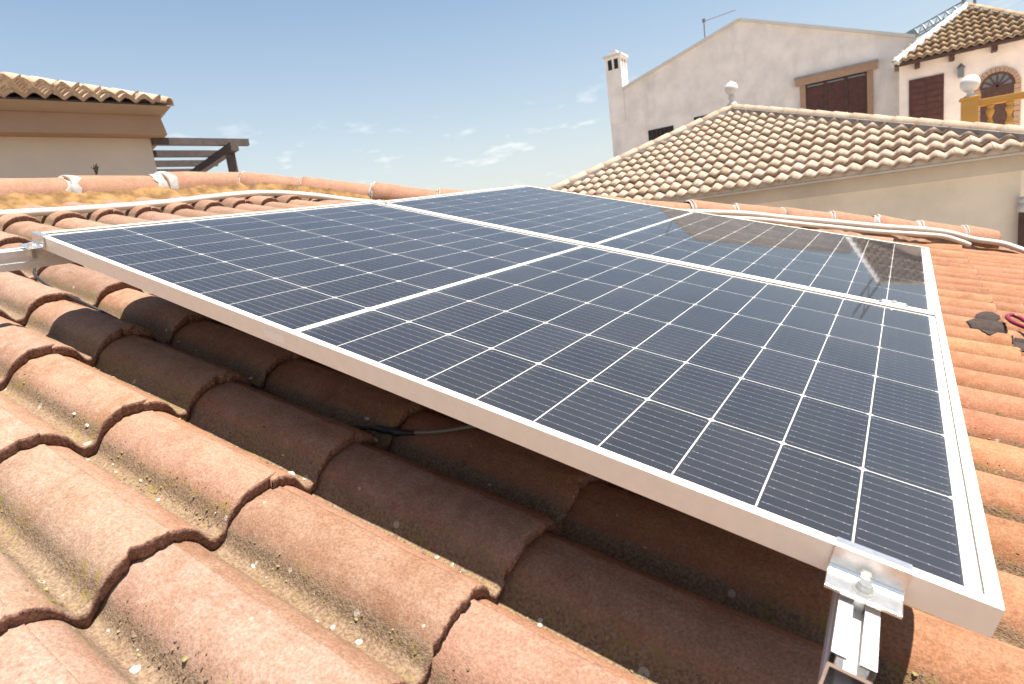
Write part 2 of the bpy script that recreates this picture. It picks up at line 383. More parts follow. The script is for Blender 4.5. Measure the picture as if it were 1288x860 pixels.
def _table(n=400, half=.415, rad=.07):
    raw = [math.sqrt(max(0, 1-(min(i/n, 1-i/n)/half)**2)) for i in range(n)]
    for _ in range(2):
        k = int(rad*n/2); raw = [sum(raw[(i+j) % n] for j in range(-k, k+1))/(2*k+1) for i in range(n)]
    lo, hi = min(raw), max(raw); return [(x-lo)/(hi-lo) for x in raw]
PT = _table()
def prof(s):
    x = (s % 1.0)*400; i = int(x) % 400; f = x-int(x)
    return HC*(PT[i]*(1-f)+PT[(i+1) % 400]*f)
def tile_mesh(seed, nx=26, ny=44, rough=1.0):
    rnd = random.Random(seed); off = Vector((seed*13.7, seed*7.1, seed*3.3))
    seed_skew = rnd.uniform(-.012, .012)
    X0 = -.045; X1 = PR+.004; S0, S1 = .085, 1.15
    chips = [(rnd.uniform(S0, S1), rnd.uniform(.02, .06), rnd.uniform(.001, .007)) for _ in range(4)]+[(S1, .04, .004), (S0, .03, .003)]
    verts = []; faces = []; pan = []; edge = []
    def lift(s):                                   # the right end laps over its neighbour's left end
        a = max(0, 1-(s-S0)/.10); z = -.0045*a*a
        if s > 1.02: z += .002*min(1, (s-1.02)/.08)
        return z
    def topz(x, s):
        n1 = noise.noise(Vector((x*14, s*2.2, 0))+off)*.0022+noise.noise(Vector((x*60, s*9, 4))+off)*.0007
        return prof(s)+TH*(x/PR)+lift(s)+n1*rough
    def xend(s):
        x = X1+seed_skew*(s-.6)+noise.noise(Vector((s*6, 1.3, 2))+off)*.0030*rough+noise.noise(Vector((s*26, 5.3, 1))+off)*.0010*rough
        for c, wd, dp in chips:
            q = abs(s-c)/wd
            if q < 1: x -= dp*(1-q*q)*rough
        return x
    xs = [i/nx for i in range(nx+1)]
    W_ = ny+1
    for i, t in enumerate(xs):
        tt = 1-(1-t)**1.35                          # finer towards the front
        for j in range(W_):
            s = S0+(S1-S0)*j/ny
            xe = xend(s); x = X0+(xe-X0)*tt
            z = topz(x, s)
            if i == nx: z -= .0018
            verts.append((x, s*PC, z)); d = abs(s-round(s))
            pan.append(max(0, min(1, (d-.27)/.14))); edge.append(.45 if i == nx else 0)
    for i in range(nx):
        for j in range(ny):
            a = i*W_+j; faces.append((a, a+W_, a+W_+1, a+1))
    # front face, four rows down with a rough broken look, then back underneath
    rows = [(.0018, .0012), (.006, .0018), (.011, .001), (TH, -.001), (TH, -.05)]
    prev = nx*W_
    for k, (dn, dx) in enumerate(rows):
        st = len(verts)
        for j in range(W_):
            s = S0+(S1-S0)*j/ny
            x = xend(s)+dx
            r1 = noise.noise(Vector((s*30, k*2.7, 9))+off)*.0022*rough if k < 4 else 0
            zz = topz(xend(s), s)-dn-.001
            verts.append((x+r1, s*PC, zz-(TH*.15 if k == 4 else 0))); pan.append(0); edge.append(1.0 if k else .8)
        for j in range(ny): faces.append((prev+j, st+j, st+j+1, prev+j+1))
        prev = st
    # side walls of the lap
    for j in (0, ny):
        st = len(verts)
        for i in range(nx+1):
            x, y, z = verts[i*W_+j]; verts.append((x, y, z-TH*.8)); pan.append(0); edge.append(.9)
        for i in range(nx):
            a = i*W_+j; f = (a, st+i, st+i+1, a+W_); faces.append(f if j == 0 else f[::-1])
    me = mesh(verts, faces, True)
    crown = [abs((y/PC) % 1.0-round((y/PC) % 1.0)) for x, y, z in verts]
    for nm, arr in (('pan', pan), ('edge', edge), ('crown', crown)):
        at = me.attributes.new(nm, 'FLOAT', 'POINT'); at.data.foreach_set('value', arr)
    me.materials.append(M_TILE); return me
TILES = [tile_mesh(k) for k in range(8)]
LOWT = tile_mesh(50, 4, 12, .5)

def project(p):
    d = (ROOF @ Vector(p))-CAM; z = d.dot(fwd)
    if z < .05: return None
    return (644+729.63*d.dot(right)/z, 430+729.63*d.dot(down)/z)
PANEL_POLY = [project(p) for p in ((-.872, -.006, -.035), (.872, -.006, -.035), (.872, 2.08, 0), (-.872, 2.08, 0))]
def inside(q, poly):
    s = None
    for a, b in zip(poly, poly[1:]+poly[:1]):
        c = (b[0]-a[0])*(q[1]-a[1])-(b[1]-a[1])*(q[0]-a[0])
        if s is None: s = c > 0
        elif (c > 0) != s: return False
    return True
cand = []
for r in range(-8, 8):
    uf = U0+PR*r; ub = uf-PR
    if ub < -2.58 or uf > 2.72: continue
    for c in range(-8, 31):
        v = V0+PC*c; vc = v+PC/2; uc = uf-PR/2
        if vc > hip_v(uc)-.03 and uc > -2.624: continue
        pts = [project((u_, v_, ZB+.03)) for u_ in (ub, uc, uf) for v_ in (v, vc, v+PC)]
        vis = any(p and -25 < p[0] < 1313 and -25 < p[1] < 900 for p in pts)
        hid = all(p and inside(p, PANEL_POLY) for p in pts)
        x = [p[0] for p in pts if p]; y = [p[1] for p in pts if p]
        area = (max(x)-min(x))*(max(y)-min(y)) if len(x) == 9 else 1e6
        cand.append((vis and not hid, area, ub, v))
cand.sort(key=lambda q: (-q[0], -q[1]))
rest = MB(); n_t = 0; spots = []
for k, (vis, area, ub, v) in enumerate(cand):
    jit = random.Random(k*31+5)
    if vis and n_t < 298:
        spots.append((ub, v))
        mt = Matrix.Translation((ub+jit.uniform(-.004, .004), v+jit.uniform(-.0015, .0015), ZB+jit.uniform(-.0005, .0015))) @ Matrix.Rotation(R(jit.uniform(-.5, .5)), 4, 'Z')
        to = link('roof_tile', TILES[jit.randrange(8)], None, roof, mt); n_t += 1
        red = max(0, min(1, (v+.42)/.5))*max(.15, min(1, (ub+1.3)/.7)); k_ = jit.uniform(.78, 1.06)          # the lower left courses are more sun-bleached; red paints in a warm panel shade
        to.color = (k_*(1+.03*red), k_*(1.03-.23*red+jit.uniform(-.025, .025)), k_*(1.10-.44*red+jit.uniform(-.04, .04)), 1)
    else:
        rest.add([(p.co.x+ub, p.co.y+v, p.co.z+ZB) for p in LOWT.vertices], [tuple(p.vertices) for p in LOWT.polygons])
if rest.v:
    tag(rest.build('roof_tile_field', M_TILE, roof, smooth=True), kind='stuff')
# grit, mortar crumbs and lichen crusts lying in the channels of the nearer tiles
def rr_max(h): return h > .004
def crumbs(name, m, count, lo, hi, seed, spread):
    rg = random.Random(seed); mb = MB()
    near = [p for p in spots if p[1] < .2 and p[0] > -1.0]*3+[p for p in spots if p[0] > .5 and p[1] < 1.2]
    for _ in range(count):
        ub, v = rg.choice(near); x = rg.uniform(.03, PR-.012); s_ = .5+rg.gauss(0, spread)
        if abs(s_-.5) > (.17 if rr_max(hi) else .24): continue
        rr = lo+(hi-lo)*rg.random()**3; z = ZB+prof(s_)+TH*x/PR
        c = Vector((ub+x, v+s_*PC, z+rr*.02)); vs = []; fs = []
        ax = Vector((rr*rg.uniform(.7, 1.5), rr*rg.uniform(.7, 1.5), rr*rg.uniform(.35, .7)))
        for i, (ph, n_) in enumerate(((-.9, 1), (-.2, 6), (.45, 6), (1.2, 1))):
            for k in range(n_):
                a = 6.283*k/n_+i*.4; q = rg.uniform(.75, 1.2)
                vs.append(c+Vector((ax.x*math.cos(ph)*math.cos(a)*q*(n_ > 1), ax.y*math.cos(ph)*math.sin(a)*q*(n_ > 1), ax.z*math.sin(ph))))
        for k in range(6):
            k2 = (k+1) % 6; fs += [(0, 1+k2, 1+k), (1+k, 1+k2, 7+k2, 7+k), (7+k, 7+k2, 13)]
        mb.add(vs, fs)
    tag(mb.build(name, m, roof), kind='stuff')
crumbs('mortar_crumbs', M_CRUMB, 120, .0012, .0065, 5, .09)
crumbs('lichen_crust', M_LICH, 4200, .0006, .0028, 6, .12)
crumbs('soil_grit', M_SOIL, 4500, .0006, .0024, 8, .12)
print('tiles', n_t, 'rest', len(cand)-n_t)

# ridge and hip tiles
def barrel_mesh(r0, r1, ln, seed, th=.013, seg=18, nl=10, arc=200):
    off = Vector((seed*5.1, seed*2.3, seed)); vs = []; fs = []; ed = []
    for layer in (0, 1):
        for i in range(nl+1):
            t = i/nl
            for k in range(seg+1):
                a = R(90-arc/2+arc*k/seg); r_ = r0+(r1-r0)*t-(th if layer else 0)
                r_ += noise.noise(Vector((t*3, a*1.5, layer))+off)*.003
                xx = t*ln+(noise.noise(Vector((a*3, t*9, 7))+off)*.005 if i in (0, nl) else 0)
                vs.append((xx, -math.cos(a)*r_, math.sin(a)*r_)); ed.append(.55 if i in (0, nl) else 0)
    W_ = seg+1; B = (nl+1)*W_
    for i in range(nl):
        for k in range(seg):
            a = i*W_+k; fs.append((a, a+W_, a+W_+1, a+1)); fs.append((B+a, B+a+1, B+a+W_+1, B+a+W_))
    for i in range(nl):
        a = i*W_; fs.append((a, B+a, B+a+W_, a+W_)); a = i*W_+seg; fs.append((a, a+W_, B+a+W_, B+a))
    for k in range(seg):
        a = k; fs.append((a, a+1, B+a+1, B+a)); a = nl*W_+k; fs.append((a, B+a, B+a+1, a+1))
    me = mesh(vs, fs, True)
    at = me.attributes.new('edge', 'FLOAT', 'POINT'); at.data.foreach_set('value', ed)
    return me
def blob_collar(r_, wd, seed, arc=190, seg=30, nl=14, arc_k=True):
    off = Vector((seed*3.7, 1, seed)); vs = []; fs = []
    for i in range(nl+1):
        t = i/nl-.5
        for k in range(seg+1):
            a = R(90-arc/2+arc*k/seg)
            ww = wd*(1+.55*noise.noise(Vector((a*2.2, 3, 1))+off)+.25*noise.noise(Vector((a*7, 2, 1))+off))
            kk = max(0, min(1, (t*ww+.010)/.018)); hgt = r_*((.885 if arc_k else .90)+(.125 if arc_k else .11)*kk*kk*(3-2*kk))+.0024*(1-(2*t)**2)**.5*(1+.5*noise.noise(Vector((a*4, t*3, 5))+off))-.003
            vs.append((t*ww+.012*noise.noise(Vector((a*1.3, 8, 2))+off), -math.cos(a)*hgt, math.sin(a)*hgt))
    for i in range(nl):
        for k in range(seg):
            a = i*(seg+1)+k; fs.append((a, a+seg+1, a+seg+2, a+1))
    return mesh(vs, fs, True)
def axis_m(a, b, up=(0, 0, 1)):
    a = Vector(a); b = Vector(b); x = (b-a).normalized(); y = Vector(up).cross(x).normalized(); z = x.cross(y)
    return Matrix(((x.x, y.x, z.x, a.x), (x.y, y.y, z.y, a.y), (x.z, y.z, z.z, a.z), (0, 0, 0, 1)))
ridge_pts = [(-2.624, v) for v in (-1.137, -0.669, -0.200, 0.268, 0.732, 1.174, 1.632)]
chain = [(ridge_pts, .098, -.208), ([(-2.602, 1.653), (-2.304, 1.866), (-1.921, 2.063), (-1.591, 2.271), (-1.324, 2.494), (-1.079, 2.718), (-.845, 2.931), (-.611, 3.133), (-.376, 3.346), (-.142, 3.549), (.134, 3.740), (.404, 3.911), (.656, 4.017), (.902, 4.102), (1.150, 4.193), (1.30, 4.235)], .100, -.178)]
for ci, (pts, rr, zz) in enumerate(chain):
    for i, (a, b) in enumerate(zip(pts[:-1], pts[1:])):
        ln = (Vector(b)-Vector(a)).length
        ja = random.Random(ci*50+i)
        if ci == 1: zz, rr = (-.204, .093) if i < 5 else (-.190, .098) if i < 8 else (-.179, .100)
        mt = axis_m((a[0], a[1], zz+ja.uniform(-.006, .008)), (b[0], b[1], zz+ja.uniform(-.004, .004)))
        link('ridge_tile', barrel_mesh(rr*(1.05 if ci == 0 else 1.0), rr*(.90 if ci == 0 else .86), ln+.03, ci*40+i), M_RIDGE, roof, mt)
        link('mortar_joint', blob_collar(rr*(1.05 if ci == 0 else 1.0)+.001, .085*ja.uniform(.7, 1.3) if ci == 0 else .024*ja.uniform(.4, 1.3), ci*40+i), M_WMORT, roof, mt)
def mortar_bed(p0, p1, side, seed, inner, outer, z0, z1, m, nl=60, nw=8):
    p0 = Vector(p0); p1 = Vector(p1); d = (p1-p0); n2 = Vector((d.y, -d.x)).normalized()*side; vs = []; fs = []
    for i in range(nl+1):
        p = p0+d*(i/nl)
        for k in range(nw+1):
            t = k/nw; q = p+n2*(inner+(outer-inner)*t)
            nn = noise.noise(Vector((q.x*9, q.y*9, seed)))*.016+noise.noise(Vector((q.x*30, q.y*32, seed)))*.013
            q = q+n2*(noise.noise(Vector((q.x*6, q.y*6, seed+4)))*.02*t)
            vs.append((q.x, q.y, z0+(z1-z0)*t**.8+nn*(.3+.7*math.sin(math.pi*min(1, t+.2)))))
    for i in range(nl):
        for k in range(nw):
            a = i*(nw+1)+k; fs.append((a, a+1, a+nw+2, a+nw+1))
    return link('mortar_bed', mesh(vs, fs, True), m, roof)
mortar_bed((-2.624, -1.137), (-2.624, 1.685), 1, 3, .06, .245, -.155, -.240, M_OMORT, 110)
mortar_bed((-2.602, 1.632), (-1.591, 2.271), 1, 5, .05, .17, -.16, -.235, M_OMORT, 60)
mortar_bed((-1.591, 2.271), (-.142, 3.549), 1, 6, .05, .13, -.16, -.235, M_HMORT, 60)
mortar_bed((-.142, 3.549), (1.381, 4.262), 1, 7, .05, .13, -.16, -.235, M_HMORT, 60)

# ------------------------------------------------------------------ solar panels
HL = .872; W6 = 1.0025; F0 = -.006; F1 = W6+.006
PU, PV, GAPM = .0843, .1673, .012
cell_me = None
def make_cell():
    a, b, cu, cv = .0825/2, .1653/2, .0042, .0034
    p = [(-a+cu, -b), (a-cu, -b), (a, -b+cv), (a, b-cv), (a-cu, b), (-a+cu, b), (-a, b-cv), (-a, -b+cv)]
    vs = [(x, y, 0) for x, y in p]+[(x, y, -.0001) for x, y in p]
    me = mesh(vs, [tuple(range(8))]+[(i, i+8, (i+1) % 8+8, (i+1) % 8) for i in range(8)]); me.materials.append(M_CELL); return me
cell_me = make_cell()
def frame_member(p, q, inward, name, parent):
    """aluminium C-section from p to q (x,y), mitred at both ends"""
    p = Vector((*p, 0)); q = Vector((*q, 0)); d = (q-p).normalized(); n = Vector((*inward, 0))
    sec = [(0, 0), (.0115, 0), (.0115, -.0016), (.0018, -.0016), (.0018, -.0286), (.028, -.0286), (.028, -.0304), (0, -.0304)]
    vs = []
    for e, sgn in ((p, 1), (q, -1)):
        for a, z in sec: vs.append(e+n*a+d*sgn*a+Vector((0, 0, z)))
    k = len(sec); fs = [(i, i+k, (i+1) % k+k, (i+1) % k) for i in range(k)]
    if d.cross(n).z < 0: fs = [f[::-1] for f in fs]
    o = link(name, mesh(vs, fs), M_FRAME, parent)
    b = o.modifiers.new('bevel', 'BEVEL'); b.width = .0006; b.segments = 2; b.limit_method = 'ANGLE'
    return o
def make_panel(label, matrix, F0, F1):
    t = thing('solar_panel', label, 'solar panel', matrix, 'solar panels on the tiled roof')
    c = [(-HL, F0), (HL, F0), (HL, F1), (-HL, F1)]
    inn = [(0, 1), (-1, 0), (0, -1), (1, 0)]
    for i in range(4): frame_member(c[i], c[(i+1) % 4], inn[i], 'frame_side', t)
    MB().box(-HL+.004, HL-.004, F0+.004, F1-.004, -.0062, -.00455).build('backsheet', M_BACK, t)
    for h in (-1, 1):
        for k in range(10):
            u = h*(GAPM/2+PU*(k+.5))
            for j in range(6):
                link('cell', cell_me, None, t, Matrix.Translation((u, PV*(j+.5)-.0005, -.0044)))
    link('glass_pane', mesh([(-HL+.003, F0+.003, -.0022), (HL-.003, F0+.003, -.0022), (HL-.003, F1-.003, -.0022), (-HL+.003, F1-.003, -.0022)], [(0, 1, 2, 3)]), M_GLASS, t)
    rb = MB()
    for s_ in (-1, 1):
        for k in range(60):
            y = .012+k*(W6-.024)/60; rb.box(s_*.8535-.0016, s_*.8535+.0016, y, y+.008, -.00452, -.0044)
    rb.build('bus_ribbon', M_ALU, t)
    return t
panel1 = make_panel('nearer solar panel, its long frame edge above the shaded tiles', roof_at(0, 0, 0), -.006, W6+.020)
MB().box(-.052, -.004, F0-.0006, F0+.0005, -.022, -.010).build('label_plate', M_STICK, panel1)
panel2 = make_panel('farther solar panel, next to the hip and reflecting the neighbouring roofs', roof_at(.002, 1.071, -.0035) @ Matrix.Rotation(.0108, 4, 'X'), -.022, W6+.006)
P2F = 1.071-.022; P2B = 1.071+W6+.006; F1 = W6+.020

# ------------------------------------------------------------------ rails, clamps
def rail(u, v0, v1, label):
    m = roof_at(u, v0, -.0310)
    ln = v1-v0; w2 = .0155; h = .042
    sec = [(-w2, 0), (-.0045, 0), (-.0045, -.0022), (-.011, -.0022), (-.011, -.011), (.011, -.011), (.011, -.0022), (.0045, -.0022), (.0045, 0), (w2, 0),
           (w2, -.015), (w2-.002, -.017), (w2-.002, -.024), (w2, -.026), (w2, -h), (.006, -h), (.006, -h+.010), (-.006, -h+.010), (-.006, -h), (-w2, -h), (-w2, -.026), (-w2+.002, -.024), (-w2+.002, -.017), (-w2, -.015)]
    t = thing('mounting_rail', label, 'rail', m, 'aluminium mounting rails')
    mb = MB(); k = len(sec)
    mb.add([(x, 0, z) for x, z in sec]+[(x, ln, z) for x, z in sec], [((i+1) % k, i, i+k, (i+1) % k+k) for i in range(k)])
    # hollow lower chamber: ring faces at the ends
    mb.build('extrusion', M_ALU, t)
    for y in (0.0005, ln-.0005):
        web = MB(); web.add([(-w2, y, -.011), (w2, y, -.011), (w2, y, -.0145), (-w2, y, -.0145), (-w2+.0025, y, -.0145), (-w2+.0025, y, -h), (-w2, y, -h), (w2, y, -h), (w2-.0025, y, -h), (w2-.0025, y, -.0145)],
                [(0, 3, 2, 1), (3, 6, 5, 4), (9, 8, 7, 2)])
        web.build('end_lip', M_ALU, t)
    for y in (.45, ln*.55, ln-.3):
        b = MB(); b.box(-.02, .02, y-.003, y+.003, -.150, -.036); b.box(-.02, .02, y-.06, y+.003, -.156, -.150); b.tube([(0, y-.035, -.215), (0, y-.035, -.145)], .005, 8)
        b.build('roof_bracket', M_STEEL, t)
    return t
rail(.780, -.100, 2.17, 'aluminium rail ending at the bottom edge, under the near clamp')
rail(-.866, -.135, 2.17, 'aluminium rail sticking out from under the far left panel corner')
def hex_bolt(mb, c, r_, h):
    mb.lathe([(r_*1.35, 0), (r_*1.35, .0012)], 20, c)
    mb.lathe([(r_, .0012), (r_, h*.85), (r_*.86, h)], 6, c)
def end_clamp(u, vf, side, label, grp):
    """z-shaped clamp; side -1: foot points to -v"""
    t = thing('end_clamp', label, 'clamp', roof_at(u, vf, 0) @ (Matrix.Identity(4) if side < 0 else Matrix.Rotation(math.pi, 4, 'Z')), grp)
    # section in (y,z): lip over the frame, wall, fillet, foot
    o_ = [(.009, .0006), (.009, .0034), (-.0005, .0034), (-.0036, .0022), (-.0040, -.004), (-.0044, -.016), (-.0065, -.0198), (-.0100, -.0212), (-.0300, -.0218), (-.0300, -.0252),
          (-.0090, -.0246), (-.0040, -.0228), (-.0014, -.0180), (-.0008, -.004), (-.0008, .0006)]
    k = len(o_); hw = .029; mb = MB()
    mb.add([(-hw, y, z) for y, z in o_]+[(hw, y, z) for y, z in o_], [(i, (i+1) % k, (i+1) % k+k, i+k) for i in range(k)]+[tuple(range(k))[::-1], tuple(range(k, 2*k))])
    mb.build('clamp_body', M_CLAMP, t, bevel=.0005)
    b = MB(); hex_bolt(b, (0, -.0165, -.0218), .0066, .0072); b.build('bolt', M_STEEL, t)
    MB().box(-.004, .004, -.021, -.012, -.050, -.0252).build('shank', M_STEEL, t)
    return t
GC = 'clamps holding the panels on the rails'
end_clamp(.780, F0, -1, 'silver clamp with hex bolt at the near front edge of the panel', GC)
end_clamp(-.845, F0, -1, 'silver clamp at the left corner of the nearer panel', GC)
end_clamp(.780, P2B, 1, 'silver clamp on the far edge by the hip, right end', GC)
end_clamp(-.845, P2B, 1, 'silver clamp on the far edge of the farther panel, left end', GC)
def mid_clamp(u, label):
    t = thing('mid_clamp', label, 'clamp', roof_at(u, (F1+P2F)/2, 0), GC)
    g2 = (P2F-F1)/2; mb = MB()
    mb.box(-.024, .024, -g2-.0045, g2+.0045, .0006, .0028).box(-.029, .029, -g2+.001, -g2+.003, -.025, .0006).box(-.029, .029, g2-.003, g2-.001, -.025, .0006)
    mb.build('clamp_body', M_ALU, t, bevel=.0004)
    b = MB(); hex_bolt(b, (0, 0, .0034), .005, .005); b.build('bolt', M_STEEL, t)
mid_clamp(.780, 'flat silver clamp in the gap between the panels, right end')
mid_clamp(-.845, 'flat silver clamp in the gap between the panels, left end')

# ------------------------------------------------------------------ cables and conduits on the roof
ct = thing('panel_cable', 'thin black cable lying in the tile channel in the panel shadow', 'cable', roof_at(-.366, .107, -.223))
def rel(p): return [(x+.366, y-.107, z+.223) for x, y, z in p]
path = smooth_path(rel([(-1.282, .141, -.155), (-1.197, .083, -.176), (-1.079, .082, -.197), (-.952, .086, -.198), (-.824, .114, -.224), (-.589, .111, -.230), (-.345, .117, -.230), (-.132, .113, -.228), (-.014, .121, -.224), (.034, .134, -.215)]), 6)
MB().tube(path, .0036, 8).build('lead', M_BLACK, ct, smooth=True)
cp = rel([(.034, .134, -.215), (.044, .137, -.214), (.046, .138, -.214), (.073, .145, -.212), (.075, .145, -.212), (.086, .149, -.211), (.089, .150, -.211), (.113, .161, -.207)])
MB().tube(cp, [.0036, .005, .0062, .0062, .0078, .0078, .0055, .004], 12).build('connector', M_BLACK, ct, smooth=True)
MB().tube(smooth_path(rel([(.111, .160, -.207), (.156, .183, -.197), (.196, .226, -.190), (.273, .311, -.181), (.401, .439, -.192)]), 6), .0032, 8).build('grey_lead', M_GREYC, ct, smooth=True)

def conduit(pts, r_, label, matrix=ROOF):
    p0 = Vector(pts[len(pts)//2]); m = matrix @ Matrix.Translation(p0)
    o = MB().tube(smooth_path([Vector(p)-p0 for p in pts], 8), r_, 12).build('conduit_pipe', M_CONDUIT, None, None, True)
    o.matrix_world = m
    return tag(o, label, 'pipe', 'cream conduits along the roof ridge')
conduit([(-2.198, -1.031, -.192), (-2.208, -.285, -.186), (-2.187, .332, -.190), (-2.160, .588, -.189), (-2.166, .929, -.188), (-2.219, 1.323, -.181), (-2.208, 1.557, -.181), (-2.070, 1.722, -.186), (-1.857, 1.829, -.192), (-1.591, 1.983, -.195), (-1.218, 2.324, -.197)], .0165, 'cream plastic pipe running under the ridge tiles, left of the panels')
conduit([(-.70, 2.95, -.165), (-.25, 3.33, -.140), (-.04, 3.505, -.132), (.158, 3.641, -.138), (.445, 3.814, -.138), (.712, 3.920, -.135), (.947, 4.003, -.124), (1.077, 4.052, -.129), (1.209, 4.094, -.150), (1.354, 4.120, -.154), (1.47, 4.06, -.172), (1.60, 3.85, -.180)], .017, 'upper of two cream pipes along the hip, right of the panels')
conduit([(-.60, 2.93, -.170), (-.20, 3.30, -.162), (.039, 3.508, -.158), (.236, 3.638, -.163), (.457, 3.770, -.166), (.677, 3.857, -.164), (.891, 3.934, -.153), (1.038, 3.985, -.148), (1.14, 4.00, -.165), (1.19, 4.02, -.180)], .015, 'lower of two cream pipes along the hip, right of the panels')

# red cable loop and dark sheets shaped as a cast shadow, at the right border
rc = MB().tube(smooth_path([(.16, -.11, .005), (.07, -.085, .012), (.005, -.03, .014), (-.012, .03, .018), (.006, .07, .02), (.03, .055, .016), (.055, .0, .012), (.11, -.035, .008), (.20, -.03, .004)], 8), .0065, 10).build('red_cable_loop', M_RED, None, None, True)
rc.matrix_world = roof_at(1.150, 1.905, -.176); tag(rc, 'red cable loop lying on the tiles at the right border', 'cable')
def shade_sheet(out_l, zf, name, label, cat, org):  # thin dark sheet hugging the tiles, drawn in place of a cast shadow
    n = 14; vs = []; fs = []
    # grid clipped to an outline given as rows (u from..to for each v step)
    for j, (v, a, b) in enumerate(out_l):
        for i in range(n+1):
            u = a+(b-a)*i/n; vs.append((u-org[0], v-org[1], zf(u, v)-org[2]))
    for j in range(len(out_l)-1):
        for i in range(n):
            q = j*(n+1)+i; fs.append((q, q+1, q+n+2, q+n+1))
    o = link(name, mesh(vs, fs, True), M_SHADE); s_ = o.modifiers.new('solid', 'SOLIDIFY'); s_.thickness = .0022
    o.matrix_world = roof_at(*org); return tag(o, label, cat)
def tile_top(u, v): 
    s_ = (v-V0)/PC; x = ((u-U0)/PR) % 1.0
    return ZB+prof(s_)+TH*x+.004
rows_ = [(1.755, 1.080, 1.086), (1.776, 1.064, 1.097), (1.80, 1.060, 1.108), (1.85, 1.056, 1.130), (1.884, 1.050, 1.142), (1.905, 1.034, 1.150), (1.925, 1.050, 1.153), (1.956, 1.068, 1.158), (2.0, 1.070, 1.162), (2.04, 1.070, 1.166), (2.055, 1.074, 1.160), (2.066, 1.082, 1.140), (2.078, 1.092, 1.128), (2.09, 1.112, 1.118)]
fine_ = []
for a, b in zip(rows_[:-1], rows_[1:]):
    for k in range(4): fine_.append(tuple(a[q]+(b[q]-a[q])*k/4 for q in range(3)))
shade_sheet(fine_, tile_top, 'shadow_patch', 'dark patch on the sunny tiles, standing in for a shadow beside the red cable', 'painted_shadow', (1.10, 1.92, -.20))
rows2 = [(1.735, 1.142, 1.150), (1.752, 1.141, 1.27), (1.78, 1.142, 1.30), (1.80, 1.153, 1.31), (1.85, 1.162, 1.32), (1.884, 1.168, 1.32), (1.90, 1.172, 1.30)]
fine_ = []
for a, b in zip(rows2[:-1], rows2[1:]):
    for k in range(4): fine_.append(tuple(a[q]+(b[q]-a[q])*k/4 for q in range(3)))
shade_sheet(fine_, tile_top, 'shadow_strip', 'dark strip standing in for a shadow, cut off by the right border, below the red cable', 'painted_shadow_strip', (1.2, 1.8, -.20))

# small dry weed on the ridge mortar
wd = MB(); rw = random.Random(3)
for k in range(9):
    a = rw.uniform(0, 6.28); hgt = rw.uniform(.025, .055); lean = rw.uniform(.004, .014)
    wd.tube([(0, 0, 0), (math.cos(a)*lean*.5, math.sin(a)*lean*.5, hgt*.5), (math.cos(a)*lean, math.sin(a)*lean, hgt)], [.0035, .004, .001], 5)
    wd.tube([(math.cos(a)*lean*.5, math.sin(a)*lean*.5, hgt*.5), (math.cos(a+1)*(lean+.008), math.sin(a+1)*(lean+.008), hgt*.75)], [.004, .001], 5)
wo = wd.build('dry_weed', M_WEED); wo.matrix_world = roof_at(-2.66, .89, -.112); tag(wo, 'small dark weed sprouting on the ridge before the tan wall', 'weed')

# ================================================================== NEIGHBOURING HOUSES
def far_tile_mesh(pc, pr, h, th, m, seg=14):
    vs = []; fs = []
    def pz(s): return h*(.5+.5*math.cos(2*math.pi*s))**.66
    for x, dz_ in ((-.05, -th*.15), (pr+.006, th)):
        for j in range(seg+1): s = j/seg; vs.append((x, (s-.5)*pc*1.04+.5*pc, pz(s)+dz_))
    W_ = seg+1
    for j in range(seg+1): s = j/seg; vs.append((pr-.03, (s-.5)*pc*1.04+.5*pc, pz(s)*.96+th-th*1.2))
    for j in range(seg): fs.append((j, j+W_, j+W_+1, j+1)); fs.append((W_+j, 2*W_+j, 2*W_+j+1, W_+j+1))
    me = mesh(vs, fs, True)
    me.materials.append(m); return me
def slope_tiles(parent, A, B, T, pc, pr, h, th, m, keep=None, inset=.0, name='roof_tile'):
    """tiles on the plane through eave A-B (left to right as seen from outside) and apex T, in parent coordinates"""
    A = Vector(A); B = Vector(B); T = Vector(T); ex = (B-A).normalized(); n = ex.cross(T-A).normalized()
    es = n.cross(ex)                                  # up the slope
    me = far_tile_mesh(pc, pr, h, th, m)
    la = (B-A).length; tx = (T-A).dot(ex); ty = (T-A).dot(es)
    # local x = down slope (-es), y = n cross x
    x = -es; y = n.cross(x)
    cnt = 0; j = 0
    while j*pr < ty:
        yy = j*pr
        i = 0
        while i*pc < la:
            a = (i+.5)*pc; b = yy+pr*.45
            # inside triangle test with inset
            l = tx*b/ty+inset; r_ = la-(la-tx)*b/ty-inset
            if l-pc*.35 < a < r_+pc*.35 and (keep is None or keep(A+ex*a+es*b)):
                jr = random.Random(i*977+j)
                o = A+ex*(i*pc if y.dot(ex) > 0 else (i+1)*pc)+es*(yy+pr-.02)+n*(.012+jr.uniform(-.009, .009))
                mt = Matrix(((x.x, y.x, n.x, o.x), (x.y, y.y, n.y, o.y), (x.z, y.z, n.z, o.z), (0, 0, 0, 1))) @ Matrix.Rotation(R(jr.uniform(-1.0, 1.0)), 4, 'Z')
                link(name, me, None, parent, mt); cnt += 1
            i += 1
        j += 1
    return cnt
